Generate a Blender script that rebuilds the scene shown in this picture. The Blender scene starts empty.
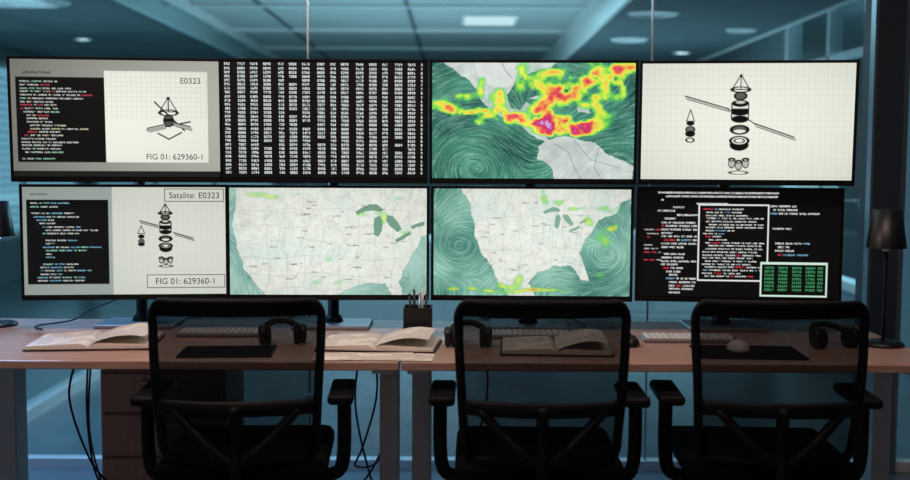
import bpy, math, random
import numpy as np
from mathutils import Vector, Matrix, Euler
random.seed(7); RNG=np.random.RandomState(7)
sc=bpy.context.scene
try:
    sc.view_settings.view_transform='Standard'; sc.view_settings.look='None'
except Exception: pass

# ---------------------------------------------------------------- materials
def srgb(c):
    c=[x/255.0 for x in c]
    return [x/12.92 if x<=0.04045 else ((x+0.055)/1.055)**2.4 for x in c]
def pmat(name,col,rough=0.5,metal=0.0,noise=0.0,nscale=20.0,bump=0.0,emis=None,estr=0.0,spec=0.5,stretch=None):
    m=bpy.data.materials.new(name); m.use_nodes=True
    nt=m.node_tree; b=nt.nodes['Principled BSDF']
    c=srgb(col)
    b.inputs['Base Color'].default_value=(*c,1); b.inputs['Roughness'].default_value=rough
    b.inputs['Metallic'].default_value=metal; b.inputs['Specular IOR Level'].default_value=spec
    if emis:
        b.inputs['Emission Color'].default_value=(*srgb(emis),1); b.inputs['Emission Strength'].default_value=estr
    if noise>0 or bump>0:
        tc=nt.nodes.new('ShaderNodeTexCoord'); n=nt.nodes.new('ShaderNodeTexNoise')
        n.inputs['Scale'].default_value=nscale; n.inputs['Detail'].default_value=5
        src=tc.outputs['Object']
        if stretch:
            mp=nt.nodes.new('ShaderNodeMapping'); mp.inputs['Scale'].default_value=stretch
            nt.links.new(src,mp.inputs['Vector']); src=mp.outputs['Vector']
        nt.links.new(src,n.inputs['Vector'])
        if noise>0:
            r=nt.nodes.new('ShaderNodeValToRGB')
            r.color_ramp.elements[0].position=0.3; r.color_ramp.elements[1].position=0.7
            r.color_ramp.elements[0].color=(*[x*(1-noise) for x in c],1)
            r.color_ramp.elements[1].color=(*[min(1,x*(1+noise)) for x in c],1)
            nt.links.new(n.outputs['Fac'],r.inputs['Fac']); nt.links.new(r.outputs['Color'],b.inputs['Base Color'])
        if bump>0:
            bp=nt.nodes.new('ShaderNodeBump'); bp.inputs['Strength'].default_value=bump; bp.inputs['Distance'].default_value=0.01
            nt.links.new(n.outputs['Fac'],bp.inputs['Height']); nt.links.new(bp.outputs['Normal'],b.inputs['Normal'])
    return m
def emat(name,col,s):
    m=bpy.data.materials.new(name); m.use_nodes=True; nt=m.node_tree; nt.nodes.clear()
    e=nt.nodes.new('ShaderNodeEmission'); o=nt.nodes.new('ShaderNodeOutputMaterial')
    e.inputs['Color'].default_value=(*srgb(col),1); e.inputs['Strength'].default_value=s
    nt.links.new(e.outputs[0],o.inputs[0]); return m
def glassmat(name,tint,refl,rough=0.02):
    m=bpy.data.materials.new(name); m.use_nodes=True; nt=m.node_tree; nt.nodes.clear()
    t=nt.nodes.new('ShaderNodeBsdfTransparent'); g=nt.nodes.new('ShaderNodeBsdfGlossy'); x=nt.nodes.new('ShaderNodeMixShader'); o=nt.nodes.new('ShaderNodeOutputMaterial')
    t.inputs['Color'].default_value=(*tint,1); g.inputs['Roughness'].default_value=rough
    x.inputs['Fac'].default_value=refl
    nt.links.new(t.outputs[0],x.inputs[1]); nt.links.new(g.outputs[0],x.inputs[2]); nt.links.new(x.outputs[0],o.inputs[0]); return m
def meshfabric(name,opac):
    m=bpy.data.materials.new(name); m.use_nodes=True; nt=m.node_tree
    b=nt.nodes['Principled BSDF']; o=nt.nodes['Material Output']
    b.inputs['Base Color'].default_value=(0.005,0.006,0.007,1); b.inputs['Roughness'].default_value=0.8; b.inputs['Specular IOR Level'].default_value=0.15
    t=nt.nodes.new('ShaderNodeBsdfTransparent'); x=nt.nodes.new('ShaderNodeMixShader')
    tc=nt.nodes.new('ShaderNodeTexCoord'); w=nt.nodes.new('ShaderNodeTexNoise'); w.inputs['Scale'].default_value=250
    mr=nt.nodes.new('ShaderNodeMapRange'); mr.inputs['To Min'].default_value=opac-0.1; mr.inputs['To Max'].default_value=opac+0.1
    nt.links.new(tc.outputs['Object'],w.inputs['Vector']); nt.links.new(w.outputs['Fac'],mr.inputs['Value'])
    nt.links.new(mr.outputs['Result'],x.inputs['Fac'])
    nt.links.new(t.outputs[0],x.inputs[1]); nt.links.new(b.outputs[0],x.inputs[2]); nt.links.new(x.outputs[0],o.inputs[0]); return m
def pagemat(name):
    m=pmat(name,(240,234,220),0.8); nt=m.node_tree; b=nt.nodes['Principled BSDF']
    tc=nt.nodes.new('ShaderNodeTexCoord'); s=nt.nodes.new('ShaderNodeSeparateXYZ')
    mu=nt.nodes.new('ShaderNodeMath'); mu.operation='MULTIPLY'; mu.inputs[1].default_value=70
    fr=nt.nodes.new('ShaderNodeMath'); fr.operation='FRACT'
    gt=nt.nodes.new('ShaderNodeMath'); gt.operation='GREATER_THAN'; gt.inputs[1].default_value=0.62
    n=nt.nodes.new('ShaderNodeTexNoise'); n.inputs['Scale'].default_value=14
    g2=nt.nodes.new('ShaderNodeMath'); g2.operation='GREATER_THAN'; g2.inputs[1].default_value=0.47
    mm=nt.nodes.new('ShaderNodeMath'); mm.operation='MULTIPLY'
    mx=nt.nodes.new('ShaderNodeMix'); mx.data_type='RGBA'
    mx.inputs['A'].default_value=(*srgb((246,240,226)),1); mx.inputs['B'].default_value=(*srgb((175,170,162)),1)
    L=nt.links.new
    L(tc.outputs['Object'],s.inputs[0]); L(s.outputs['Y'],mu.inputs[0]); L(mu.outputs[0],fr.inputs[0]); L(fr.outputs[0],gt.inputs[0])
    L(tc.outputs['Object'],n.inputs['Vector']); L(n.outputs['Fac'],g2.inputs[0]); L(gt.outputs[0],mm.inputs[0]); L(g2.outputs[0],mm.inputs[1])
    L(mm.outputs[0],mx.inputs['Factor']); L(mx.outputs['Result'],b.inputs['Base Color']); return m

M=dict(
 black=pmat('black_plastic',(18,19,21),0.4,noise=0.2),
 bez=pmat('bezel_plastic',(8,8,9),0.45,noise=0.2,spec=0.3),
 chairp=pmat('chair_plastic',(8,10,12),0.6,noise=0.2,spec=0.2),
 seat=pmat('seat_fabric',(14,16,18),0.9,noise=0.3,nscale=200,bump=0.3,spec=0.1),
 mesh=meshfabric('mesh_fabric',0.83),
 metal=pmat('brushed_aluminium',(160,170,175),0.35,0.9,noise=0.1,nscale=60,stretch=(1,1,10)),
 leg=pmat('desk_leg_paint',(180,188,192),0.45,0.1,noise=0.06),
 wood=pmat('desk_laminate',(194,156,138),0.30,noise=0.24,nscale=6,stretch=(1,14,14),spec=0.6),
 woodd=pmat('pedestal_laminate',(170,138,128),0.5,noise=0.12,nscale=5,stretch=(14,14,1)),
 wall=pmat('wall_paint',(132,150,155),0.8,noise=0.06,nscale=3),
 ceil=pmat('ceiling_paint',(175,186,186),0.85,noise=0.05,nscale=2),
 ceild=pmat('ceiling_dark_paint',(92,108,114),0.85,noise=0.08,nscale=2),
 white=pmat('white_trim',(228,233,233),0.5,noise=0.03),
 floor=pmat('floor_vinyl',(120,135,140),0.2,noise=0.12,nscale=4,spec=0.6),
 column=pmat('column_paint',(50,62,70),0.55,noise=0.1),
 key=pmat('key_white',(228,228,225),0.5,noise=0.03),
 keyb=pmat('keyboard_case',(140,145,148),0.4,0.4,noise=0.05),
 page=pagemat('notebook_page'), cover=pmat('notebook_cover',(35,32,32),0.6,noise=0.2),
 pad=pmat('mouse_pad_cloth',(14,15,18),0.9,noise=0.2,nscale=300,spec=0.1),
 shade=pmat('lamp_shade_enamel',(20,25,29),0.4,noise=0.1),
 text=pmat('screen_print_dark',(10,10,10),0.6,noise=0.1),
 cable=pmat('cable_rubber',(10,10,12),0.5,noise=0.1),
 glass=glassmat('partition_glass',(0.90,0.96,0.97),0.05),
 cush=pmat('ear_cushion',(25,25,27),0.85,noise=0.2,nscale=80,bump=0.2),
)
# ---------------------------------------------------------------- geometry helpers
def link(o,parent=None):
    sc.collection.objects.link(o)
    if parent: o.parent=parent
    return o
def empty(name,loc,rz=0,rx=0):
    e=bpy.data.objects.new(name,None); e.empty_display_size=0.05; e.location=loc
    e.rotation_euler=Euler((rx,0,rz),'XYZ'); return link(e)
def mobj(name,verts,faces,mat,parent=None,smooth=False,loc=(0,0,0),rot=(0,0,0)):
    me=bpy.data.meshes.new(name); me.from_pydata([tuple(v) for v in verts],[],faces); me.validate(); me.update()
    me.materials.append(mat)
    if smooth:
        for p in me.polygons: p.use_smooth=True
    o=bpy.data.objects.new(name,me); o.location=loc; o.rotation_euler=rot
    return link(o,parent)
BF=[(0,1,3,2),(4,6,7,5),(0,4,5,1),(2,3,7,6),(0,2,6,4),(1,5,7,3)]
def boxv(c,s):
    return [(c[0]+dx*s[0]/2,c[1]+dy*s[1]/2,c[2]+dz*s[2]/2) for dx in(-1,1) for dy in(-1,1) for dz in(-1,1)]
def box(name,c,s,mat,parent=None,bevel=0.0,rot=(0,0,0),seg=2):
    o=mobj(name,boxv((0,0,0),s),BF,mat,parent,loc=c,rot=rot)
    if bevel>0:
        b=o.modifiers.new('bevel','BEVEL'); b.width=bevel; b.segments=seg
    return o
def boxes(name,lst,mat,parent=None,bevel=0,loc=(0,0,0)):
    V=[];F=[]
    for c,s in lst:
        k=len(V); V+=boxv(c,s); F+=[tuple(i+k for i in f) for f in BF]
    o=mobj(name,V,F,mat,parent,loc=loc)
    if bevel>0:
        b=o.modifiers.new('bevel','BEVEL'); b.width=bevel; b.segments=1
    return o
def lathe(name,prof,mat,parent=None,loc=(0,0,0),rot=(0,0,0),seg=32,capped=True):
    V=[];F=[];n=len(prof)
    for r,z in prof:
        for i in range(seg):
            a=2*math.pi*i/seg; V.append((r*math.cos(a),r*math.sin(a),z))
    for j in range(n-1):
        for i in range(seg):
            F.append((j*seg+i,j*seg+(i+1)%seg,(j+1)*seg+(i+1)%seg,(j+1)*seg+i))
    if capped:
        F.append(tuple(range(seg-1,-1,-1))); F.append(tuple(range((n-1)*seg,n*seg)))
    o=mobj(name,V,F,mat,parent,loc=loc,rot=rot)
    for p in o.data.polygons:
        p.use_smooth=len(p.vertices)==4
    return o
def tube(name,pts,r,mat,parent=None,closed=False,seg=10,flat=1.0,sub=1):
    P=[Vector(p) for p in pts]
    if sub>1:
        Q=[];n=len(P); rng=n if closed else n-1
        g=lambda i:P[i%n] if closed else P[max(0,min(n-1,i))]
        for i in range(rng):
            a,b,c,d=g(i-1),g(i),g(i+1),g(i+2)
            for k in range(sub):
                t=k/sub
                Q.append(0.5*((2*b)+(-a+c)*t+(2*a-5*b+4*c-d)*t*t+(-a+3*b-3*c+d)*t**3))
        if not closed: Q.append(P[-1])
        P=Q
    n=len(P); V=[];F=[]
    nrm=None
    for i in range(n):
        if closed: t=(P[(i+1)%n]-P[i-1])
        else: t=P[min(n-1,i+1)]-P[max(0,i-1)]
        if t.length<1e-9: t=Vector((0,0,1))
        t.normalize()
        if nrm is None:
            up=Vector((0,1,0)) if abs(t.y)<0.9 else Vector((1,0,0))
            nrm=(up-t*up.dot(t)).normalized()
        else:
            nrm=nrm-t*nrm.dot(t)
            nrm.normalize()
        bi=t.cross(nrm)
        for k in range(seg):
            a=2*math.pi*k/seg
            V.append(P[i]+nrm*math.cos(a)*r*flat+bi*math.sin(a)*r)
    for i in range(n if closed else n-1):
        j=(i+1)%n
        for k in range(seg):
            F.append((i*seg+k,i*seg+(k+1)%seg,j*seg+(k+1)%seg,j*seg+k))
    if not closed:
        F.append(tuple(range(seg-1,-1,-1))); F.append(tuple(range((n-1)*seg,n*seg)))
    return mobj(name,V,F,mat,parent,smooth=True)

# ---------------------------------------------------------------- room shell
YB=14.0; ZC=2.6; GY=4.6
box('floor',(0,6,-0.05),(10,16.4,0.1),M['floor'])
box('ceiling',(0,6,ZC+0.05),(10,16.4,0.1),M['ceil'])
box('wall_back',(0,YB+0.1,ZC/2),(10,0.2,ZC),M['wall'])
box('wall_front',(0,-2.1,ZC/2),(10,0.2,ZC),M['wall'])
box('wall_left',(-4.9,6,ZC/2),(0.2,16,ZC),M['wall'])
box('wall_right',(4.9,6,ZC/2),(0.2,16,ZC),M['wall'])
# dropped soffits
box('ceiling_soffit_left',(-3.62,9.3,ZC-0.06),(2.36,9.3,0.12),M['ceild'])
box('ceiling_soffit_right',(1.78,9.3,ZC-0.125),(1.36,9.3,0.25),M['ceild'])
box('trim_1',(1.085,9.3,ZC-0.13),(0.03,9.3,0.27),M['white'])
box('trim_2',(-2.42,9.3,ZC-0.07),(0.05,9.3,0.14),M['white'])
box('trim_10',(2.475,9.3,ZC-0.13),(0.03,9.3,0.27),M['white'])
for i,(y) in enumerate((8.9,10.6,12.3)):
    box('trim_%d'%(i+3),(-0.66,y,ZC-0.015),(3.44,0.05,0.03),M['white'])
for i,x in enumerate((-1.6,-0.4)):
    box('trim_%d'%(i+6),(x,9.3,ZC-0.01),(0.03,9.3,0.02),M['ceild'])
# glass wall behind the desks
def glasspane(name,c,s,mat=M['glass']): return box(name,c,s,mat)
seams=[-4.75,-3.54,-2.08,-0.626,0.83,1.73]
for i in range(len(seams)-1):
    a,b=seams[i],seams[i+1]
    glasspane('window_%d'%(i+1),((a+b)/2,GY,ZC/2),(b-a-0.008,0.012,ZC-0.06))
glasspane('window_6',(3.3,GY,ZC/2),(2.8,0.012,ZC-0.06))
e=empty('glass_wall_frame',(0,GY,0))
boxes('rails',[((0,0,0.02),(9.6,0.06,0.04)),((0,0,ZC-0.02),(9.6,0.06,0.04))],M['white'],e)
boxes('joints',[((x,0,ZC/2),(0.007,0.014,ZC-0.08)) for x in seams[1:-1]],M['metal'],e)
boxes('clips',[((x,-0.012,z),(0.035,0.014,0.05)) for x in seams[1:-1] for z in (2.12,0.3)],M['white'],e,bevel=0.003)
# column on the right
e=empty('partition_column',(1.81,GY,0))
box('core',(0,0,ZC/2),(0.12,0.16,ZC),M['column'],e,bevel=0.006)
box('edge_strip',(-0.064,-0.06,ZC/2),(0.012,0.05,ZC),M['metal'],e)
box('edge_strip_b',(0.068,-0.06,ZC/2),(0.02,0.05,ZC),M['metal'],e)
# left glass partition running away
glasspane('window_7',(-2.2,9.3,ZC/2),(0.012,9.3,ZC-0.08))
box('trim_8',(-2.2,9.3,0.03),(0.09,9.3,0.06),M['white'])
box('trim_9',(-2.2,9.3,ZC-0.03),(0.07,9.3,0.06),M['white'])
# right inner wall with framed window
xr=2.9
boxes('wall_inner_right',[((xr,11.6,1.3),(0.1,4.6,2.6)),((xr,5.95,1.3),(0.1,2.5,2.6)),((xr,8.25,0.2),(0.1,2.1,0.4))],M['wall'])
e=empty('window_8',(xr-0.03,8.25,1.49))
boxes('frame',[((0,-1.0,0),(0.12,0.09,2.16)),((0,1.0,0),(0.12,0.09,2.16)),((0,0,1.06),(0.12,2.0,0.08)),((0,0,-1.05),(0.12,2.0,0.07)),((0,0.0,0),(0.1,0.06,2.1)),((0,0,0.62),(0.1,1.95,0.05))],M['white'],e,bevel=0.004)
box('pane',(0,0,0),(0.012,1.92,2.06),M['glass'],e)
# exterior windows of the building (dusk daylight; the back right one is added)
def extwin(name,loc,rz,w,h,col,s,n,slats):
    e=empty(name,loc,rz)
    box('sky_pane',(0,0.0,0),(w,0.01,h),emat('dusk_sky_pane',col,s),e)
    boxes('frame',[((-w/2+w*i/n,-0.03,0),(0.06,0.06,h+0.1)) for i in range(n+1)]+[((0,-0.03,z),(w+0.06,0.06,0.06)) for z in(-h/2,h/2)],M['white'],e)
    if slats: boxes('blind_slats',[((0,-0.035,-h/2+0.06+i*0.08),(w,0.03,0.008)) for i in range(int(h/0.08)-1)],M['white'],e)
extwin('window_9',(-4.79,10.2,1.4),math.radians(90),6.6,1.8,(130,182,206),1.0,4,True)
extwin('window_10',(3.9,13.99,1.45),0,1.7,2.1,(175,212,222),0.8,2,False)  # added glowing pane, brightens the back wall seen through the inner right window
extwin('window_11',(-3.5,13.99,1.4),0,2.3,1.8,(120,170,190),0.7,3,False)
# back-office details
e=empty('ceiling_light_panel',(0.3,9.75,ZC-0.012))
box('housing',(0,0,0),(0.5,0.62,0.03),M['white'],e,bevel=0.004)
box('diffuser',(0,0,-0.016),(0.44,0.56,0.006),emat('led_diffuser',(215,240,245),1.1),e)
def diffuser(x,y,z,r):
    e=empty('air_diffuser',(x,y,z))
    for k,(a,b) in enumerate(((1.0,0.82),(0.72,0.55),(0.42,0.0))):
        lathe('ring_%d'%k,[(max(b,0.001)*r,0.0),(max(b,0.001)*r,-0.02),(a*r,-0.006),(a*r,0.0)],M['white'],e)
diffuser(1.36,7.5,2.349,0.18); diffuser(1.45,9.1,2.349,0.16); diffuser(-3.1,8.0,2.479,0.26); diffuser(2.2,8.4,2.349,0.12)
def downlight(x,y,z):
    e=empty('recessed_downlight',(x,y,z)); lathe('rim',[(0.09,0.0),(0.09,-0.012),(0.065,-0.012),(0.065,0)],M['white'],e)
    lathe('bulb',[(0.06,0),(0.06,-0.006)],emat('downlight_glow',(225,245,250),3.5),e)
downlight(2.12,10.2,2.35); downlight(-3.6,10.5,2.48); downlight(1.75,12.0,2.35)
# low cabinets in the back office
for x,y,w in ((-0.9,8.6,2.2),(1.7,9.4,1.6)):
    e=empty('office_cabinet',(x,y,0))
    box('body',(0,0,0.36),(w,0.45,0.72),M['white'],e,bevel=0.005)
    boxes('doors',[((-w/2+w*(i+0.5)/4,-0.232,0.37),(w/4-0.012,0.015,0.66)) for i in range(4)],M['ceil'],e,bevel=0.002)
    boxes('handles',[((-w/2+w*(i+0.85)/4,-0.245,0.5),(0.012,0.012,0.12)) for i in range(4)],M['metal'],e)

# ---------------------------------------------------------------- desks
DZ=0.75
def desk(x0,x1):
    w=x1-x0; e=empty('office_desk',((x0+x1)/2,3.5,0))
    box('top',(0,0,DZ-0.0125),(w,0.82,0.025),M['wood'],e,bevel=0.003)
    for s in (-1,1):
        xi=s*(w/2-0.05) if (s>0)==(x0<-1) else s*(w/2-0.30 if x0<-1 else w/2-0.05)
        box('leg_column',(xi,0,0.37),(0.062,0.10,0.70),M['leg'],e,bevel=0.005)
        box('foot',(xi,0,0.02),(0.07,0.70,0.035),M['leg'],e,bevel=0.01)
        box('bracket',(xi,0,0.712),(0.07,0.66,0.025),M['leg'],e,bevel=0.003)
    box('crossbar',(-0.0,0.05,0.695),(w-0.5,0.05,0.05),M['leg'],e,bevel=0.003)
desk(-1.76,-0.162); desk(-0.156,1.445)
def pedestal(x):
    e=empty('drawer_pedestal',(x,3.73,0))
    box('carcass',(0,0,0.33),(0.42,0.32,0.60),M['woodd'],e,bevel=0.004)
    boxes('drawers',[((0,-0.168,z),(0.405,0.018,h)) for z,h in ((0.555,0.13),(0.41,0.14),(0.19,0.28))],M['woodd'],e,bevel=0.003)
    boxes('handles',[((0,-0.183,z),(0.14,0.012,0.012)) for z in (0.59,0.45,0.29)],M['metal'],e,bevel=0.002)
    for sx in(-1,1):
        for sy in(-1,1): lathe('castor',[(0.02,-0.012),(0.022,0),(0.02,0.012)],M['black'],e,loc=(sx*0.17,sy*0.12,0.022),rot=(0,math.pi/2,0),seg=16)
pedestal(-0.98)

# ---------------------------------------------------------------- screen raster
W,H=420,236
class Scr:
    def __init__(s,u0,v0,u1,v1,bg):
        s.u0,s.v0,s.u1,s.v1=u0,v0,u1,v1
        s.a=np.empty((H,W,3)); s.a[:]=np.array(bg)/255.
        x=(np.arange(W)+0.5)/W*(u1-u0)+u0; y=(np.arange(H)+0.5)/H*(v1-v0)+v0
        s.U,s.V=np.meshgrid(x,y); s.k=W/(u1-u0)
    def blend(s,al,col):
        al=np.clip(al,0,1)[...,None]; c=np.array(col)/255. if not isinstance(col,np.ndarray) or col.ndim==1 else col
        s.a=s.a*(1-al)+c*al
    def sdf(s,d,col,al=1.0): s.blend(np.clip(0.5-d*s.k,0,1)*al,col)
    def rect(s,a,b,c,d,col,al=1.0):
        q=np.maximum(np.maximum(a-s.U,s.U-c),np.maximum(b-s.V,s.V-d)); s.sdf(q,col,al)
    def frame(s,a,b,c,d,col,w=0.8):
        q=np.maximum(np.maximum(a-s.U,s.U-c),np.maximum(b-s.V,s.V-d)); s.sdf(np.abs(q)-w/2,col)
    def line(s,p,q,w,col,al=1.0):
        px,py=p; dx,dy=q[0]-px,q[1]-py; L=dx*dx+dy*dy+1e-9
        t=np.clip(((s.U-px)*dx+(s.V-py)*dy)/L,0,1)
        d=np.hypot(s.U-px-t*dx,s.V-py-t*dy)-w/2; s.sdf(d,col,al)
    def pl(s,pts,w,col,al=1.0):
        for a,b in zip(pts[:-1],pts[1:]): s.line(a,b,w,col,al)
    def polymask(s,pts,warp=0,seed=0):
        U,V=s.U,s.V
        if warp:
            U=U+(fbm(seed,14)-0.5)*2*warp; V=V+(fbm(seed+1,14)-0.5)*2*warp
        ins=np.zeros(U.shape,bool); n=len(pts)
        for i in range(n):
            x1,y1=pts[i]; x2,y2=pts[(i+1)%n]
            if y1==y2: continue
            c=((y1>V)!=(y2>V))&(U<(x2-x1)*(V-y1)/(y2-y1)+x1); ins^=c
        return ins.astype(float)
    def ell(s,cu,cv,ru,rv,col,w=None):
        r=np.hypot((s.U-cu)/ru,(s.V-cv)/rv); d=(r-1)*min(ru,rv)
        s.sdf(d if w is None else np.abs(d)-w/2,col)
def fbm(seed,base,oct=4):
    r=np.random.RandomState(seed); out=np.zeros((H,W)); amp=0.5; tot=0
    for o in range(oct):
        n=int(base*2**o); gy=max(2,int(n*H/W)+2); g=r.rand(gy+2,n+3)
        y=np.linspace(0,gy-0.001,H); x=np.linspace(0,n+1-0.001,W)
        yi=y.astype(int); xi=x.astype(int); fy=(y-yi)[:,None]; fx=(x-xi)[None]
        fy=fy*fy*(3-2*fy); fx=fx*fx*(3-2*fx)
        A=g[np.ix_(yi,xi)];B=g[np.ix_(yi,xi+1)];C=g[np.ix_(yi+1,xi)];D=g[np.ix_(yi+1,xi+1)]
        out+=amp*((A*(1-fx)+B*fx)*(1-fy)+(C*(1-fx)+D*fx)*fy); tot+=amp; amp*=0.5
    return out/tot
DG=["111101101101111","010110010010111","111001111100111","111001011001111","101101111001001","111100111001111","111100111101111","111001010010010","111101111101111","111101111001111"]
DG=[np.array([int(c) for c in g]).reshape(5,3) for g in DG]
LG=[(RNG.rand(5,3)>0.38).astype(float) for _ in range(30)]
def glyphs(s,u,v,n,col,dig=False,pad=4,gh=5,al=1.0,maxu=1e9):
    i0=int((v-s.v0)*H/(s.v1-s.v0)); j0=int((u-s.u0)*s.k); c=np.array(col)/255.
    for q in range(n):
        g=(DG[RNG.randint(10)] if dig else LG[RNG.randint(30)])
        if gh<5: g=g[:gh]
        j=j0+q*pad; 
        if j+3>=min(W,(maxu-s.u0)*s.k) or i0+gh>=H or i0<0 or j<0: break
        blk=s.a[i0:i0+gh,j:j+3]; m=(g*al)[...,None]
        s.a[i0:i0+gh,j:j+3]=blk*(1-m)+c*m
def code(s,u0,v0,u1,v1,pitch,cols,gh=3,pad=3,dens=0.9,al=0.95,fill=0.8):
    v=v0; ind=0
    while v<v1-1:
        if RNG.rand()<dens:
            ind=max(0,min(5,ind+RNG.randint(-1,2))); u=u0+ind*3
            end=u0+(u1-u0)*(0.25+fill*RNG.rand()**1.2)
            while u<min(end,u1-3):
                n=RNG.randint(2,9); col=cols[RNG.randint(len(cols))]
                glyphs(s,u,v,n,col,pad=pad,gh=gh,al=al,maxu=u1); u+=(n*pad+pad)/s.k
        v+=pitch
K=(8,8,8)
def grid(s,a,b,c,d,st,col,al):
    u=a
    while u<c: s.line((u,b),(u,d),0.35,col,al); u+=st
    v=b
    while v<d: s.line((a,v),(c,v),0.35,col,al); v+=st
def tower(s,cu,t,k):
    q=lambda du,dv:(cu+du*k,t+dv*k)
    s.pl([q(0,0),q(-9,14),q(9,14),q(0,0),q(0,14)],0.8,K); s.ell(*q(0,14),9*k,2.5*k,K,0.8); s.ell(*q(0,1),1.4*k,1.4*k,K)
    s.ell(*q(0,20),6*k,3.6*k,(90,90,86)); s.ell(*q(0,20),6*k,3.6*k,K,1.0)
    s.rect(cu-8.5*k,t+27*k,cu+8.5*k,t+42*k,(225,225,215)); s.ell(*q(0,27),8.5*k,3.2*k,K); s.ell(*q(0,26),5*k,1.5*k,(200,200,190))
    s.rect(cu-8.5*k,t+32*k,cu+8.5*k,t+36*k,K); s.ell(*q(0,42),8.5*k,3.4*k,K); s.ell(*q(0,36),8.5*k,2.4*k,K); s.line(q(-8.5,27),q(-8.5,42),1.0,K); s.line(q(8.5,27),q(8.5,42),1.0,K)
    s.ell(*q(0,52),8.5*k,4*k,(90,90,86)); s.ell(*q(0,55),8*k,3.2*k,(230,230,222)); s.ell(*q(0,52),8.5*k,4*k,K,1.3)
    s.ell(*q(0,66.5),9.5*k,5.5*k,K); s.ell(*q(0,62.5),9*k,4*k,(235,235,225)); s.ell(*q(0,62.5),9*k,4*k,K,1.1); s.ell(*q(0,62.5),5*k,2*k,K,0.6)
    for dx in (-7,0,7):
        dy=2 if dx==0 else 0
        s.ell(*q(dx,84+dy),3.2*k,4.4*k,(190,190,180)); s.ell(*q(dx,84+dy),3.2*k,4.4*k,K,0.6); s.ell(*q(dx,80.5+dy),3*k,1.5*k,K,0.7)
    s.ell(*q(0,93),9*k,1.6*k,K,0.4)
def panel(s,p,q,wd,col=(60,60,56)):
    n=14
    o=(wd*0.5,wd)
    for f in np.linspace(0,1,10): s.line((p[0]+o[0]*f,p[1]+o[1]*f),(q[0]+o[0]*f,q[1]+o[1]*f),0.5,(200,202,194))
    s.line(p,q,0.8,K)
    s.line((p[0]+o[0],p[1]+o[1]),(q[0]+o[0],q[1]+o[1]),0.5,col)
    for i in range(n+1):
        f=i/n; a=(p[0]+(q[0]-p[0])*f,p[1]+(q[1]-p[1])*f); s.line(a,(a[0]+o[0],a[1]+o[1]),0.25,col,0.7)
WH=(234,238,224)
def vign(s,a=0.12):
    d=((s.U-(s.u0+s.u1)/2)/(s.u1-s.u0))**2+((s.V-(s.v0+s.v1)/2)/(s.v1-s.v0))**2
    s.a*=(1-a*d*2)[...,None]
codecols=[(205,212,205)]*8+[(150,205,175),(200,70,85),(210,205,170)]
# T1
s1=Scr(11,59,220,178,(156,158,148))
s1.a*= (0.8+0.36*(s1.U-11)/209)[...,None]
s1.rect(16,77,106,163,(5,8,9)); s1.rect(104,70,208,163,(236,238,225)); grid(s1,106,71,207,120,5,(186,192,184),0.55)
code(s1,20,81,104,161,3.4,codecols,gh=3,pad=3,fill=0.6)
glyphs(s1,24,71.5,14,(30,30,30),gh=5)
s1.line((154,101),(184,130),1.3,K); s1.line((146,130),(190,121),1.3,K)
s1.pl([(168,96),(159,111),(177,111),(168,96)],0.8,K); s1.ell(168,112,9,3,K,0.9); s1.ell(168,120,5,6,(80,80,76)); s1.ell(168,120,5,6,K,1.0); s1.rect(163,118,173,121,K)
panel(s1,(146,128),(163,124),4); panel(s1,(173,122),(190,126),4); s1.pl([(157,133),(168,139),(181,132)],1.2,K); s1.pl([(168,110),(168,98)],1,K); s1.ell(168,97,1.6,1.2,K)
s1.rect(11,172,220,178,(25,28,27))
# T2
s2=Scr(223,62,427,181,(3,5,7))
u=226.0; ci=0
while u<423:
    v=64
    n=4 if ci%4 else 3
    while v<177:
        if RNG.rand()<0.985:
            glyphs(s2,u,v,n,(228,236,238),dig=(ci%2==1),pad=4,al=1.0,maxu=425)
        v+=4.1
    u+=(n*4/s2.k)+(5.2 if ci%3 else 7.2); ci+=1
# wind maps: line-integral streamlines
def flow(s,vort,base):
    fx=np.full((H,W),float(base[0])); fy=np.full((H,W),float(base[1]))
    for (u,v,st,rad) in vort:
        dx=s.U-u; dy=s.V-v; g=st*np.exp(-(dx*dx+dy*dy)/(rad*rad)); fx+=-dy/rad*g*2; fy+=dx/rad*g*2
    n1=fbm(int(abs(s.u0)),3,2)-0.5; n2=fbm(int(abs(s.u0))+7,3,2)-0.5
    fx+=n1*1.2; fy+=n2*1.2
    m=np.hypot(fx,fy)+1e-6; return fx/m,fy/m
def lic(s,seed,vort,base,steps=14,thr=0.962):
    fx,fy=flow(s,vort,base); r=np.random.RandomState(seed)
    nz=(r.rand(H,W)>thr).astype(float)
    fine=r.rand(H,W)
    I,J=np.mgrid[0:H,0:W].astype(float); acc=np.zeros((H,W)); acf=np.zeros((H,W))
    for d in (-1,1):
        y=I.copy(); x=J.copy()
        for k in range(steps):
            yi=np.clip(y.round().astype(int),0,H-1); xi=np.clip(x.round().astype(int),0,W-1)
            acc+=nz[yi,xi]; acf+=fine[yi,xi]
            vx=fx[yi,xi]; vy=fy[yi,xi]; x=x+vx*d; y=y+vy*d
    acf=(acf/(2*steps)-0.5)*6
    return np.clip((acc-0.5)/2.5,0,1),np.clip(acf,-1,1)
def ocean(s,seed,vort,base,c1,c2,al=0.6,fa=0.35):
    m=np.clip(fbm(seed+5,4,4)*2.0-0.5,0,1)[...,None]
    s.a=np.array(c1)/255.*(1-m)+np.array(c2)/255.*m
    L,F=lic(s,seed,vort,base)
    s.a=s.a*(1+fa*F)[...,None]
    s.blend(L*al,(210,238,228)); s.L=L; s.F=F; return L
def ramp(x,stops):
    out=np.zeros(x.shape+(3,)); 
    for i in range(3): out[...,i]=np.interp(x,[p for p,_ in stops],[c[i]/255. for _,c in stops])
    return out
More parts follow.
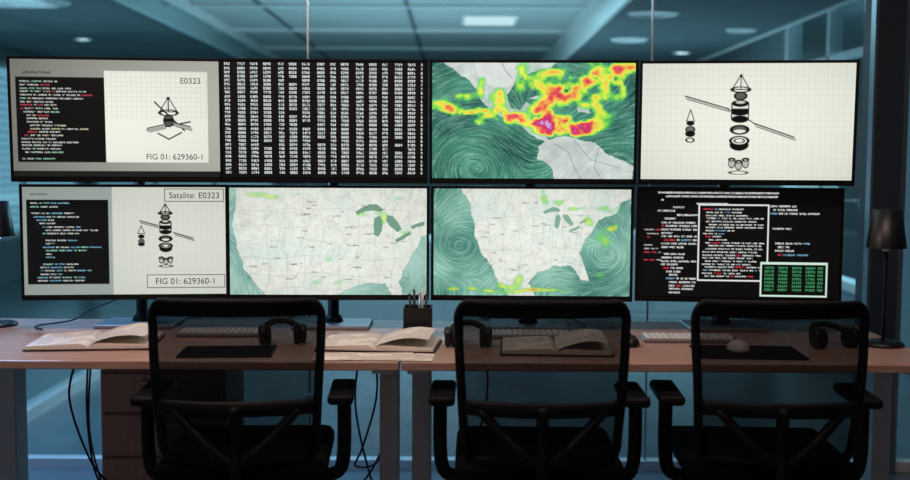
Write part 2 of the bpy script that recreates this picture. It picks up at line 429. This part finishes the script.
def rain(s,blobs,seed,amp=1.0,al=0.95,warp=10,base=13,grow=1.0):
    wu=s.U+(fbm(seed+20,7,4)-0.5)*2*warp; wv=s.V+(fbm(seed+21,7,4)-0.5)*2*warp*0.7
    f=np.zeros((H,W))
    for (u,v,ru,rv,a) in blobs: f=f+a*0.8*np.exp(-((wu-u)/(ru*grow))**2-((wv-v)/(rv*grow))**2)
    f=1.15*(1-np.exp(-f*1.1))
    f=f*(1+amp*(fbm(seed,base,5)-0.5)*2.0)
    col=ramp(f,[(0.14,(90,190,150)),(0.24,(90,210,90)),(0.34,(170,232,75)),(0.42,(240,240,80)),(0.56,(250,190,70)),(0.70,(240,90,80)),(0.84,(218,45,90)),(1.0,(195,50,140)),(1.15,(220,160,210))])
    a=np.clip((f-0.14)*6,0,1)*al; s.a=s.a*(1-a[...,None])+col*a[...,None]
s3=Scr(431,64,636,182,(60,110,100)); ocean(s3,21,[(470,160,1.5,45),(600,85,-1.0,40),(610,170,1.2,35),(548,115,-1.6,30)],(0.8,-0.3),(24,82,70),(64,134,112),0.45,0.32)
def landfill(s,mask,col,sd):
    tx=(0.88+0.24*fbm(sd,22,4)+0.06*s.F)[...,None]
    s.a=s.a*(1-mask[...,None]*0.96)+mask[...,None]*0.96*np.array(col)/255.*tx
land=s3.polymask([(440,60),(560,60),(548,72),(528,76),(515,84),(505,97),(510,110),(520,112),(528,106),(534,110),(530,120),(538,132),(548,140),(556,146),(548,146),(534,138),(520,128),(505,120),(490,112),(478,98),(468,84),(455,72)],4,31)
landfill(s3,land,(200,208,204),37)
land=s3.polymask([(540,150),(556,140),(575,140),(600,148),(618,160),(636,168),(636,190),(560,190),(552,170),(538,160)],4,33)
landfill(s3,land,(200,208,204),38)
for pts in ([(528,100),(545,96),(560,102),(572,108),(556,106),(540,101)],[(578,108),(590,110),(592,114),(580,114)]):
    landfill(s3,s3.polymask(pts,2,39),(200,208,204),40)
s3.blend(np.clip(s3.polymask([(470,60),(530,60),(512,84),(495,92),(480,80)],4,36)*0.55,0,1),(230,234,230))
s3.pl([(500,62),(505,72),(512,80)],0.6,(120,130,130)); s3.pl([(556,146),(570,155),(575,168),(582,182)],0.6,(130,140,140)); s3.pl([(575,142),(592,162),(620,170)],0.6,(130,140,140)); s3.pl([(600,150),(596,170),(604,182)],0.6,(130,140,140))
rain(s3,[(628,68,14,5,.4),(606,70,16,6,.42),(588,78,14,6,.5),(575,86,12,7,.55),(562,93,11,7,.55),(550,102,12,7,.55),(538,112,12,6,.5),
 (540,82,10,8,.4),(556,72,9,5,.36),(522,74,6,12,.42),(503,99,12,8,.5),(598,94,14,8,.4),(580,106,12,5,.42),(606,112,10,7,.38),(600,126,9,5,.32),
 (530,121,14,5,.85),(550,123,15,5,1.0),(570,128,13,5.5,1.1),(584,128,8,5,.75),(545,133,12,3,.55),(512,116,11,5,.75),(470,111,24,2.6,.75),(450,106,14,3.5,.5),(462,97,13,3.5,.42),(492,117,12,3,.65),(622,88,5,12,.36),(482,88,4,10,.36),(592,62,10,4,.36),(612,84,10,6,.36),(478,124,8,4,.3)],43,1.25,0.93,9,20,1.22)
# T4
s4=Scr(642,64,856,175,WH); grid(s4,642,64,856,175,6,(196,202,192),0.5)
tower(s4,742,75,1.0)
panel(s4,(686,95),(730,107),3.0); panel(s4,(757,121),(797,134),3.0); s4.line((729,107),(735,110),0.8,K); s4.line((750,117),(758,122),0.8,K)
s4.pl([(692,108),(688,119),(696,119),(692,108)],0.7,K); s4.ell(692,121,4,2.2,K); s4.ell(692,127,4.5,3,(110,110,105)); s4.ell(692,127,4.5,3,K,0.8); s4.ell(692,131,5,3,K); s4.ell(692,137,4,2,K,0.8)
# B1
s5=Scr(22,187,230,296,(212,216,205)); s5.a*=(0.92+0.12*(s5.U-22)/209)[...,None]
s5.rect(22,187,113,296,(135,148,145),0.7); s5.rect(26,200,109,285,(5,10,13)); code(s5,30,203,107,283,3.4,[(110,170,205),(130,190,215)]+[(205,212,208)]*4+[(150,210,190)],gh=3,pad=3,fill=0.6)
glyphs(s5,30,193.5,12,(60,60,60),gh=4,pad=3,al=0.7)
s5.frame(167,189,228,201.5,(50,50,48),0.6); s5.frame(148,276,228.5,289,(50,50,48),0.6)
grid(s5,114,200,229,275,6,(180,186,178),0.4)
tower(s5,167.5,204,0.68); panel(s5,(141,221),(160,226),2.4); panel(s5,(176,233),(196,239),2.4)
s5.pl([(142.5,226),(139,234),(146,234),(142.5,226)],0.6,K); s5.ell(142.5,237,3.2,2,K); s5.ell(142.5,242,3.5,3,(90,90,85)); s5.ell(142.5,245,3.5,1.8,K)
# maps
def usland(s,poly,warp,seed,col=(228,233,223)):
    m=s.polymask(poly,warp,seed); n=(0.94+0.09*fbm(seed+4,26,4)-0.05*(fbm(seed+8,60,2)>0.62)+0.02*s.F)[...,None]
    s.a=s.a*(1-m[...,None])+(np.array(col)/255.*n)*m[...,None]
    c=np.clip((fbm(seed+12,6,4)-0.55)*5,0,1)*m*0.3; s.blend(c,(178,218,210))
    edge=np.clip(np.abs(m-np.roll(m,1,0))+np.abs(m-np.roll(m,1,1)),0,1); s.blend(edge*0.4,(100,130,124))
    s.blend(s.L*m*0.5,(252,254,250))
    return m
def states(s,m,u0,u1,v0,v1,nu,nv,seed):
    r=np.random.RandomState(seed); before=s.a.copy()
    us=np.linspace(u0,u1,nu); vs=np.linspace(v0,v1,nv)
    J=[[(us[i]+r.uniform(-3,3),vs[j]+r.uniform(-3,3)) for i in range(nu)] for j in range(nv)]
    for j in range(nv):
        for i in range(nu):
            if i<nu-1 and r.rand()<0.8: s.line(J[j][i],J[j][i+1],0.4,(165,172,168),0.6)
            if j<nv-1 and r.rand()<0.85: s.line(J[j][i],J[j+1][i],0.4,(165,172,168),0.6)
    s.a=before*(1-m[...,None])+s.a*m[...,None]
LAKES=[[(0,8),(6,4),(14,0),(22,1),(27,5),(25,8),(18,7),(10,8),(3,11)],[(19,14),(24,11),(27,16),(26,26),(23,33),(19,31),(18,22)],[(30,11),(37,12),(42,19),(46,26),(42,29),(37,24),(33,21),(30,16)],[(39,35),(47,31),(55,27),(56,30),(48,35),(40,38)],[(55,22),(62,19),(69,17),(69,21),(61,23),(56,25)]]
def lakes(s,u,v,k,seed,col):
    for i,pts in enumerate(LAKES):
        mm=s.polymask([(u+a*k,v+b*k) for a,b in pts],1.6*k,seed+i); s.blend(mm*0.9,col)
s6=Scr(230,190,427,297,(0,0,0)); ocean(s6,51,[(236,230,1.2,30),(410,280,-1.2,30),(330,300,0.8,30)],(0.2,-0.8),(92,150,136),(164,204,190),0.4,0.12)
m=usland(s6,[(240,180),(440,180),(440,235),(422,240),(418,250),(410,262),(402,272),(398,284),(402,300),(392,300),(384,286),(366,284),(345,292),(335,300),(268,300),(255,285),(244,268),(236,250),(233,225),(236,200)],3,61)
states(s6,m,232,412,212,292,11,6,3)
lakes(s6,356,206,1.0,71,(104,150,124))
for _ in range(44): glyphs(s6,RNG.uniform(245,405),RNG.uniform(198,288),RNG.randint(3,7),(100,104,102),gh=3,pad=3,al=0.6)
rain(s6,[(262,198,20,3,.3),(300,196,14,3,.24),(332,262,6,4,.36),(368,216,14,3,.32),(330,285,22,4,.3),(384,220,4,6,.4),(352,250,4,8,.26),(405,236,8,3,.36),(400,200,14,4,.26)],81,1.0,0.5,6,20)
s7=Scr(433,190,632,299,(0,0,0)); ocean(s7,91,[(452,245,1.6,34),(615,260,-1.4,34),(545,300,1.0,30)],(0.3,-0.7),(62,126,112),(132,188,168),0.5,0.2)
m=usland(s7,[(455,180),(640,180),(640,196),(622,205),(618,214),(600,222),(592,234),(584,246),(580,256),(588,272),(590,284),(582,282),(572,268),(555,268),(540,276),(530,286),(540,302),(512,302),(498,286),(492,270),(482,256),(476,240),(474,225),(470,205),(460,192)],3,101)
states(s7,m,474,596,218,282,9,5,5)
lakes(s7,543,208,0.68,111,(120,166,144))
for _ in range(24): glyphs(s7,RNG.uniform(480,585),RNG.uniform(200,280),RNG.randint(3,6),(100,104,102),gh=3,pad=3,al=0.55)
rain(s7,[(545,197,4,8,.36),(556,203,6,4,.35),(575,212,12,3,.3),(610,212,16,7,.36),(605,242,10,10,.32),(600,280,14,5,.3),(480,292,22,2.2,.5),(540,293,34,2.2,.5),(512,288,10,3,.4),(450,294,16,2.5,.42),(525,280,8,5,.32),(590,225,6,5,.36),(618,228,8,4,.4),(470,205,5,10,.25),(505,285,14,3,.34)],123,1.1,0.7,8,20)
# B4 code windows
s8=Scr(640,188,848,301,(4,5,6))
for k in range(8):
    s8v=190.5+k*3.9; glyphs(s8,[660,668,663,700,676,660,680,667][k],s8v,[84,78,2,22,8,12,16,8][k],(215,220,215),gh=4,pad=3,al=1,maxu=825)
cols8=[(222,226,222)]*14+[(120,170,200)]*1+[(215,60,75)]
code(s8,664,222,702,297,3.7,cols8,gh=4,pad=3,fill=1.0); code(s8,646,222,664,275,4.0,[(205,60,75),(190,190,190),(190,190,190)],gh=3,pad=3,dens=0.5)
code(s8,776,200,845,262,3.9,cols8,gh=4,pad=3,dens=0.45,fill=0.4)
s8.rect(702,203,775,284,(236,237,232)); s8.rect(703.6,204.6,773.4,282.4,(4,5,6)); code(s8,707,208,771,281,3.2,cols8,gh=3,pad=3,fill=1.3,dens=1.0)
s8.rect(767,263,836,299.5,(205,232,214)); s8.rect(768.8,265.6,834.2,297.6,(5,8,7)); 
v=268.0
while v<295:
    for u in (772,786,800,814,826): glyphs(s8,u,v,5 if u<826 else 3,(80,190,125),dig=True,gh=5,pad=4,al=0.8,maxu=833)
    v+=3.9
for q in (s1,s4,s5,s6,s7): vign(q,0.10)

smat=bpy.data.materials.new('lit_display'); smat.use_nodes=True
nt=smat.node_tree; b=nt.nodes['Principled BSDF']
b.inputs['Base Color'].default_value=(0.01,0.01,0.01,1); b.inputs['Roughness'].default_value=0.4; b.inputs['Specular IOR Level'].default_value=0.15
at=nt.nodes.new('ShaderNodeAttribute'); at.attribute_name='screen_rgb'
nt.links.new(at.outputs['Color'],b.inputs['Emission Color']); b.inputs['Emission Strength'].default_value=1.04
def screen_mesh(s,w,h,cz,y,parent):
    me=bpy.data.meshes.new('display_panel')
    xs=np.linspace(-w/2,w/2,W); zs=np.linspace(h/2,-h/2,H)+cz
    X,Z=np.meshgrid(xs,zs); co=np.stack([X,np.full_like(X,y),Z],-1).reshape(-1)
    me.vertices.add(W*H); me.vertices.foreach_set('co',co.astype(np.float32))
    i=np.arange((H-1)*(W-1)); r=i//(W-1); c=i%(W-1); a=r*W+c
    L=np.stack([a,a+W,a+W+1,a+1],-1).reshape(-1); n=len(i)
    me.loops.add(n*4); me.loops.foreach_set('vertex_index',L.astype(np.int32))
    me.polygons.add(n); me.polygons.foreach_set('loop_start',(np.arange(n)*4).astype(np.int32))
    try: me.polygons.foreach_set('loop_total',np.full(n,4,np.int32))
    except Exception: pass
    me.update(calc_edges=True); me.validate()
    ca=me.color_attributes.new('screen_rgb','FLOAT_COLOR','POINT')
    A=np.clip(s.a,0,1); A=np.where(A<=0.04045,A/12.92,((A+0.055)/1.055)**2.4)
    ca.data.foreach_set('color',np.concatenate([A,np.ones((H,W,1))],-1).reshape(-1).astype(np.float32))
    me.materials.append(smat)
    o=bpy.data.objects.new('display_panel',me); return link(o,parent)
def label(txt,s,u,v,hp,w,h,cz,y,parent,mat):
    c=bpy.data.curves.new('label','FONT'); c.body=txt; c.size=hp/(s.u1-s.u0)*w*1.4; c.align_x='CENTER'; c.align_y='CENTER'
    c.materials.append(mat)
    o=bpy.data.objects.new('label',c); o.rotation_euler=(math.pi/2,0,0)
    o.location=((u-(s.u0+s.u1)/2)/(s.u1-s.u0)*w,y,cz-(v-(s.v0+s.v1)/2)/(s.v1-s.v0)*h); link(o,parent)
def monitor(X,Y,Z,yaw,tilt,w,h,s,labels=()):
    e=empty('computer_monitor',(X,Y,Z),math.radians(yaw),math.radians(tilt))
    box('bezel',(0,0.012,0),(w,0.022,h),M['bez'],e,bevel=0.002)
    box('rear_housing',(0,0.032,0),(w*0.8,0.03,h*0.75),M['black'],e,bevel=0.012)
    bb=0.018; bt=0.009
    sw=w-0.018; sh=h-bb-bt; cz=(bb-bt)/2
    screen_mesh(s,sw,sh,cz,-0.0005,e)
    boxes('bezel_lip',[((-w/2+0.003,-0.002,0),(0.006,0.004,h)),((w/2-0.003,-0.002,0),(0.006,0.004,h)),((0,-0.002,h/2-0.003),(w,0.004,0.006)),((0,-0.002,-h/2+0.0075),(w,0.004,0.015))],M['bez'],e)
    box('vesa_plate',(0,0.052,0),(0.1,0.012,0.1),M['black'],e)
    for t,u,v,hp in labels: label(t,s,u,v,hp,sw,sh,cz,-0.0015,e,M['text'])
    return e
for (X,yaw,w_,s,lb) in ((-1.121,6,0.686,s1,[('E0323',191,79.5,6.0),('FIG 01: 629360-1',174,157.5,6.0)]),(-0.438,1.5,0.69,s2,[]),(0.258,-1.5,0.69,s3,[]),(0.963,-6,0.704,s4,[])):
    monitor(X,3.60-(abs(yaw)>3)*0.022,1.463,yaw,2.5,w_,0.410,s,lb)
for (X,yaw,s,lb) in ((-1.119,5.5,s5,[('Satalite: E0323',198,195.5,6.4),('FIG 01: 629360-1',188,283,6.4)]),(-0.432,1.5,s6,[]),(0.262,-1.5,s7,[]),(0.962,-5.5,s8,[])):
    monitor(X,3.66-(abs(yaw)>3)*0.018,1.053,yaw,0,0.688,0.392,s,lb)
for X in (-1.11,-0.43,0.26,0.945):
    e=empty('monitor_stand',(X,3.79,0))
    box('base_plate',(0,-0.02,DZ+0.007),(0.27,0.2,0.014),M['keyb'],e,bevel=0.005)
    lathe('pole',[(0.035,DZ+0.014),(0.03,DZ+0.03),(0.02,DZ+0.04),(0.02,1.62)],M['black'],e)
    for z,r in ((1.054,0.042),(1.463,0.085)):
        box('arm',(0,-r/2-0.02,z),(0.05,r+0.005,0.04),M['black'],e,bevel=0.004)
        lathe('clamp',[(0.032,z-0.03),(0.032,z+0.03)],M['black'],e)

# ---------------------------------------------------------------- chairs
def chair(X,Y,rz):
    e=empty('office_chair',(X,Y,0),math.radians(rz))
    zb,zt=0.50,0.945
    def hw(z):
        t=(z-zb)/(zt-zb); return 0.210+0.020*min(1,t*1.3)
    def yy(x,z):
        t=(z-zb)/(zt-zb); return -0.215-0.05*t+0.05*(x/0.235)**2-0.025*math.sin(math.pi*min(1,t*1.2))
    n=22; nx=16; V=[];F=[]
    for i in range(n+1):
        z=zb+(zt-zb)*i/n
        for j in range(nx+1):
            x=-hw(z)+2*hw(z)*j/nx; V.append((x,yy(x,z),z))
    for i in range(n):
        for j in range(nx):
            a=i*(nx+1)+j; F.append((a,a+1,a+nx+2,a+nx+1))
    mobj('mesh_back',V,F,M['mesh'],e,smooth=True)
    pts=[]
    for x in np.linspace(-0.19,0.19,9): pts.append((x,yy(x,zb),zb-0.0))
    for z in np.linspace(zb+0.03,zt-0.03,10): pts.append((hw(z),yy(hw(z),z),z))
    for x in np.linspace(0.210,-0.210,11): pts.append((x,yy(x,zt),zt+0.004*(1-(x/0.21)**2)))
    for z in np.linspace(zt-0.03,zb+0.03,10): pts.append((-hw(z),yy(hw(z),z),z))
    tube('back_frame',pts,0.013,M['chairp'],e,closed=True,sub=3,flat=0.9)
    V=[];F=[]
    for i,z in enumerate((zt-0.035,zt)):
        for j in range(17):
            x=-0.222+0.444*j/16
            V.append((x,yy(x,z)-0.004,z)); V.append((x,yy(x,z)+0.008,z))
    for j in range(16):
        a=2*j; b_=34+2*j; F+=[(a,a+2,b_+2,b_),(a+1,b_+1,b_+3,a+3),(a,a+1,a+3,a+2),(b_,b_+2,b_+3,b_+1)]
    mobj('top_band',V,F,M['chairp'],e,smooth=False)
    tube('lumbar_bar',[(x,yy(x,0.66)-0.02,0.66) for x in np.linspace(-0.21,0.21,9)],0.022,M['chairp'],e,flat=0.4,sub=2)
    tube('spine',[(0,-0.06,0.40),(0,-0.2,0.405),(0,-0.275,0.46),(0,yy(0,0.56)-0.03,0.56),(0,yy(0,0.66)-0.022,0.67)],0.028,M['chairp'],e,sub=5,flat=0.6)
    for sx in(-1,1): tube('spine_branch',[(0,-0.275,0.50),(sx*0.08,-0.27,0.56),(sx*0.17,yy(0.17,0.64)-0.02,0.655)],0.014,M['chairp'],e,sub=4)
    o=box('seat',(0,0.02,0.455),(0.48,0.46,0.075),M['seat'],e,bevel=0.03,seg=4)
    box('seat_pan',(0,0.0,0.405),(0.36,0.34,0.03),M['chairp'],e,bevel=0.01)
    box('tilt_mechanism',(0,-0.01,0.375),(0.16,0.22,0.05),M['black'],e,bevel=0.01)
    for sx in(-1,1):
        tube('arm_support',[(sx*0.16,-0.02,0.40),(sx*0.25,-0.04,0.41),(sx*0.282,-0.05,0.46),(sx*0.285,-0.05,0.64)],0.02,M['chairp'],e,sub=5,flat=1.3)
        box('arm_pad',(sx*0.278,-0.02,0.652),(0.075,0.25,0.03),M['chairp'],e,bevel=0.013,seg=3,rot=(0,0,0))
    lathe('gas_lift',[(0.028,0.09),(0.028,0.22),(0.017,0.22),(0.017,0.36)],M['black'],e)
    lathe('hub',[(0.05,0.06),(0.05,0.11),(0.03,0.12)],M['black'],e)
    for k in range(5):
        a=math.radians(90+72*k+36); dx,dy=math.cos(a),math.sin(a)
        tube('base_leg',[(dx*0.03,dy*0.03,0.10),(dx*0.16,dy*0.16,0.09),(dx*0.28,dy*0.28,0.072)],0.02,M['black'],e,sub=3)
        lathe('castor',[(0.02,-0.02),(0.027,-0.016),(0.027,0.016),(0.02,0.02)],M['black'],e,loc=(dx*0.28,dy*0.28,0.028),rot=(math.pi/2,0,a),seg=18)
        lathe('castor_stem',[(0.008,0.03),(0.008,0.08)],M['black'],e,loc=(dx*0.28,dy*0.28,0),seg=10)
chair(-0.61,3.15,3); chair(0.245,3.15,-1); chair(0.91,3.16,-3)

# ---------------------------------------------------------------- desk objects
def notebook(X,Y,rz,w=0.42,d=0.28,t=0.014):
    e=empty('open_notebook',(X,Y,DZ),math.radians(rz))
    box('cover',(0,0,0.003),(w+0.012,d+0.01,0.005),M['cover'],e,bevel=0.001)
    n=28
    V=[];F=[]
    prof=[]
    for i in range(n+1):
        x=-w/2+w*i/n; q=abs(x)/(w/2); h=t*(1-0.55*q)*min(1,(q*7)**0.6)+0.004
        prof.append((x,0.0055+h))
    for x,z in prof:
        V+=[(x,-d/2,0.0055),(x,-d/2,z),(x,d/2,z),(x,d/2,0.0055)]
    for i in range(n):
        a=4*i; b_=a+4; F+=[(a+1,b_+1,b_+2,a+2),(a,b_,b_+1,a+1),(a+3,a+2,b_+2,b_+3),(a,a+3,b_+3,b_)]
    F+=[(0,1,2,3),(4*n,4*n+3,4*n+2,4*n+1)]
    mobj('pages',V,F,M['page'],e)
    V=[];F=[]
    for i in range(11):
        q=i/10; x=q*w*0.46; z=0.006+t+0.030*math.sin(q*2.2)*(0.9)
        V+=[(x,-d/2,z),(x,d/2,z)]
    F=[(2*i,2*i+2,2*i+3,2*i+1) for i in range(10)]
    mobj('lifted_page',V,F,M['page'],e,smooth=True)
    return e
notebook(-1.135,3.38,6,0.37,0.25); notebook(-0.235,3.36,-5,0.36,0.22); notebook(0.315,3.32,-3,0.33,0.24)
e=empty('loose_papers',(-0.24,3.17,DZ)); 
for k,(dx,a) in enumerate(((0,0.03),(0.03,-0.06),(-0.03,0.05))): box('sheet_%d'%k,(dx,0,0.001+0.001*k),(0.297,0.12,0.0008),M['page'],e,rot=(0,0,a))
def keyboard(X,Y,rz,w=0.29):
    e=empty('keyboard',(X,Y,DZ),math.radians(rz),0)
    d=0.115; box('case',(0,0,0.006),(w,d,0.010),M['keyb'],e,bevel=0.003)
    L=[]; nx=14; p=w/(nx+0.6)
    for r in range(5):
        for c in range(nx):
            if r==0 and 4<=c<=8: continue
            L.append(((-w/2+p*(c+0.8),-d/2+0.014+r*0.0215,0.0135),(p*0.84,0.0175,0.006)))
    L.append(((-w/2+p*6.8,-d/2+0.014,0.0135),(p*4.84,0.0175,0.006)))
    boxes('keys',L,M['key'],e,bevel=0.001)
keyboard(-0.775,3.57,2,0.29); keyboard(0.25,3.56,0,0.28); keyboard(0.765,3.50,-2,0.30)
def mouse(X,Y,z,mat,rz=0):
    e=empty('computer_mouse',(X,Y,z),math.radians(rz))
    V=[];F=[];n=12;m=20
    for i in range(n+1):
        ph=math.pi/2*i/n
        for j in range(m):
            a=2*math.pi*j/m; r=math.cos(ph)
            y=0.055*r*math.sin(a)
            x=0.031*r*math.cos(a)*(1-0.12*math.sin(a))
            V.append((x,y,0.001+0.033*math.sin(ph)**0.9*(1-0.15*math.sin(a)*r)))
    for i in range(n):
        for j in range(m): F.append((i*m+j,i*m+(j+1)%m,(i+1)*m+(j+1)%m,(i+1)*m+j))
    F.append(tuple(range(m-1,-1,-1)))
    mobj('shell',V,F,mat,e,smooth=True)
    lathe('wheel',[(0.006,-0.003),(0.008,0),(0.006,0.003)],M['black'],e,loc=(0,0.028,0.028),rot=(0,math.pi/2,0),seg=16)
def mousepad(X,Y,w,d,rz=0):
    e=empty('mouse_pad',(X,Y,DZ+0.0025),math.radians(rz)); box('cloth',(0,0,0),(w,d,0.004),M['pad'],e,bevel=0.0015)
    boxes('stitched_edge',[((0,s*(d/2-0.002),0.002),(w-0.01,0.003,0.0015)) for s in(-1,1)]+[((s*(w/2-0.002),0,0.002),(0.003,d-0.01,0.0015)) for s in(-1,1)],M['black'],e)
mousepad(0.90,3.27,0.32,0.22,-3); mouse(0.875,3.29,DZ+0.005,M['key'],5)
mousepad(-0.69,3.24,0.28,0.18,4); mouse(0.56,3.40,DZ+0.001,M['black'],-10)
def headset(X,Y,rz):
    e=empty('headphones',(X,Y,DZ),math.radians(rz)); e.scale=(0.8,0.8,0.8)
    P=[]
    for k in range(13):
        a=math.pi*k/12; P.append((0.08*math.cos(a),0.10*math.sin(a)+0.0,0.045+0.035*math.sin(a)))
    tube('headband',P,0.012,M['black'],e,sub=3,flat=0.6)
    tube('band_padding',[(p[0]*0.86,p[1]-0.012,p[2]) for p in P[3:10]],0.011,M['cush'],e,sub=3)
    for sx in(-1,1):
        x=sx*0.078
        lathe('earcup',[(0.028,-0.014),(0.038,-0.008),(0.04,0.006),(0.034,0.014)],M['black'],e,loc=(x,-0.012,0.041),rot=(0,sx*math.pi/2,0),seg=28)
        lathe('cushion',[(0.038,0),(0.041,0.008),(0.038,0.018),(0.022,0.02),(0.02,0.01)],M['cush'],e,loc=(x-sx*0.013,-0.012,0.041),rot=(0,-sx*math.pi/2,0),seg=28)
        tube('yoke',[(x,0.02,0.05),(x+sx*0.012,0.0,0.07),(x+sx*0.012,-0.012,0.045)],0.005,M['black'],e,sub=3)
headset(-0.55,3.40,15); headset(0.043,3.37,0); headset(1.20,3.38,10)
# pen holder
e=empty('pen_holder',(-0.122,3.56,DZ))
s_=0.045; h_=0.10
boxes('cup',[((0,-s_,h_/2),(2*s_+0.004,0.004,h_)),((0,s_,h_/2),(2*s_+0.004,0.004,h_)),((-s_,0,h_/2),(0.004,2*s_,h_)),((s_,0,h_/2),(0.004,2*s_,h_)),((0,0,0.002),(2*s_,2*s_,0.004))],M['black'],e)
for k,(a,b_,c,d_,mt) in enumerate(((-.02,.01,-.03,.02,'black'),(.0,.0,.006,.01,'metal'),(.02,-.01,.03,-.0,'black'),(.01,.02,.015,.03,'key'),(-.01,-.02,-.012,-.03,'black'))):
    tube('pen_%d'%k,[(a,b_,0.006),(c,d_,0.140+0.005*k)],0.0042,M[mt],e)
# lamps
def lamp(X,Y,lit):
    e=empty('desk_lamp',(X,Y,DZ))
    lathe('base',[(0.065,0),(0.065,0.008),(0.055,0.014),(0.01,0.018)],M['shade'],e)
    lathe('stem',[(0.006,0.015),(0.006,0.40)],M['shade'],e,seg=14)
    lathe('shade',[(0.062,0.315),(0.044,0.435),(0.042,0.435),(0.060,0.315)],M['shade'],e,capped=False)
    lathe('shade_cap',[(0.044,0.433),(0.044,0.437)],M['shade'],e)
    lathe('bulb',[(0.008,0.40),(0.018,0.375),(0.022,0.35),(0.020,0.325),(0.012,0.306),(0.002,0.302)],emat('lamp_bulb',(170,215,255),22.0) if lit else M['white'],e)
lamp(1.375,3.42,False); lamp(-1.60,3.74,True)
# cables
def cableobj(name,plist,r=0.004):
    e=empty(name,(0,0,0))
    for k,p in enumerate(plist): tube('strand_%d'%k,p,r,M['cable'],e,sub=8,seg=8)
cableobj('power_cable',[
 [(-1.30,3.80,0.72),(-1.31,3.78,0.45),(-1.29,3.79,0.22),(-1.24,3.80,0.17),(-1.21,3.80,0.40),(-1.23,3.80,0.70)],
 [(-1.26,3.86,0.72),(-1.24,3.92,0.50),(-1.15,3.96,0.33),(-1.03,3.96,0.25),(-0.98,3.96,0.05),(-0.9,3.97,0.006)],
 [(-1.24,3.52,0.70),(-1.27,3.50,0.55),(-1.20,3.48,0.35),(-1.12,3.49,0.22),(-1.10,3.49,0.03),(-1.0,3.46,0.006)],
 [(-1.22,3.88,0.72),(-1.25,3.94,0.4),(-1.21,3.97,0.15),(-1.12,4.0,0.01),(-0.95,4.05,0.006)],
 [(-1.31,3.87,0.72),(-1.33,3.86,0.35),(-1.27,3.90,0.06),(-1.22,3.98,0.006)]])
cableobj('power_cable',[
 [(-0.30,3.86,0.72),(-0.28,3.85,0.50),(-0.33,3.85,0.30),(-0.36,3.86,0.22),(-0.27,3.87,0.25),(-0.25,3.88,0.5),(-0.27,3.88,0.72)],
 [(-0.33,3.86,0.72),(-0.36,3.86,0.45),(-0.30,3.88,0.15),(-0.25,3.95,0.006)],
 [(-0.24,3.86,0.72),(-0.22,3.88,0.42),(-0.30,3.90,0.20),(-0.38,3.92,0.10),(-0.42,3.98,0.006)],
 [(0.1,3.86,0.72),(0.12,3.86,0.5),(0.06,3.88,0.2),(0.02,3.95,0.006)]])
cableobj('monitor_cable',[
 [(-1.14,3.87,1.0),(-1.2,3.88,0.85),(-1.32,3.86,0.79),(-1.36,3.80,0.762),(-1.45,3.70,0.756),(-1.40,3.62,0.756)],
 [(-0.46,3.87,1.0),(-0.5,3.88,0.82),(-0.60,3.85,0.765),(-0.64,3.78,0.756)],
 [(0.29,3.87,1.0),(0.33,3.88,0.83),(0.43,3.85,0.765),(0.46,3.76,0.756)]],0.003)
# office ceiling fittings above the desks (out of view, added for realism)
for x in (-1.1,1.1):
    e=empty('ceiling_light_panel',(x,2.3,ZC-0.012))
    box('housing',(0,0,0),(0.66,0.66,0.024),M['white'],e); box('diffuser',(0,0,-0.014),(0.6,0.6,0.006),emat('led_warm',(255,205,190),0.5),e)

# ---------------------------------------------------------------- lights
def area(name,loc,size,en,col,rot=(0,0,0),sy=None):
    l=bpy.data.lights.new(name,'AREA'); l.energy=en; l.color=srgb(col); l.size=size
    if sy: l.shape='RECTANGLE'; l.size_y=sy
    o=bpy.data.objects.new(name,l); o.location=loc; o.rotation_euler=rot; return link(o)
area('desk_downlight_l',(-0.9,2.7,ZC-0.04),0.6,26,(255,220,206),rot=(math.radians(14),0,0))
area('desk_downlight_r',(0.9,2.7,ZC-0.04),0.6,11,(255,220,212),rot=(math.radians(14),0,0))
area('rear_fill',(0,-1.9,1.6),2.0,7,(255,205,198),rot=(math.radians(90),0,0),sy=0.8)  # added fill from behind the camera, reaches the pedestal under the desk
area('back_office_upfill_c',(-0.3,9.0,1.0),2.5,48,(172,216,228),rot=(math.pi,0,0))  # three added up-facing fills brighten the office ceiling, hidden behind the monitors
area('back_office_upfill_l',(-3.4,8.5,1.0),1.5,12,(165,212,230),rot=(math.pi,0,0))
area('back_office_upfill_r',(1.8,9.0,1.0),1.2,12,(165,212,230),rot=(math.pi,0,0))
area('back_office_ceiling',(-0.3,7.5,2.5),2.0,78,(170,215,235))
area('blue_wash_left',(-1.9,4.2,2.3),0.5,38,(130,185,255))
area('side_room_fill',(3.9,8.0,2.2),1.0,75,(170,216,238))  # added fill to brighten the side room behind the inner wall
w=bpy.data.worlds.new('world'); sc.world=w; w.use_nodes=True
w.node_tree.nodes['Background'].inputs[0].default_value=(0.04,0.06,0.07,1); w.node_tree.nodes['Background'].inputs[1].default_value=0.5
# ---------------------------------------------------------------- camera
cd=bpy.data.cameras.new('camera'); cam=bpy.data.objects.new('camera',cd); link(cam)
cd.sensor_width=36; cd.lens=36*1076/910
cd.dof.use_dof=True; cd.dof.focus_distance=3.58; cd.dof.aperture_fstop=1.8
cam.matrix_world=Matrix.Translation((0,0,1.34))@Euler((math.radians(90-4.3),0,0)).to_matrix().to_4x4()@Matrix.Rotation(math.radians(0.28),4,'Z')
sc.camera=cam
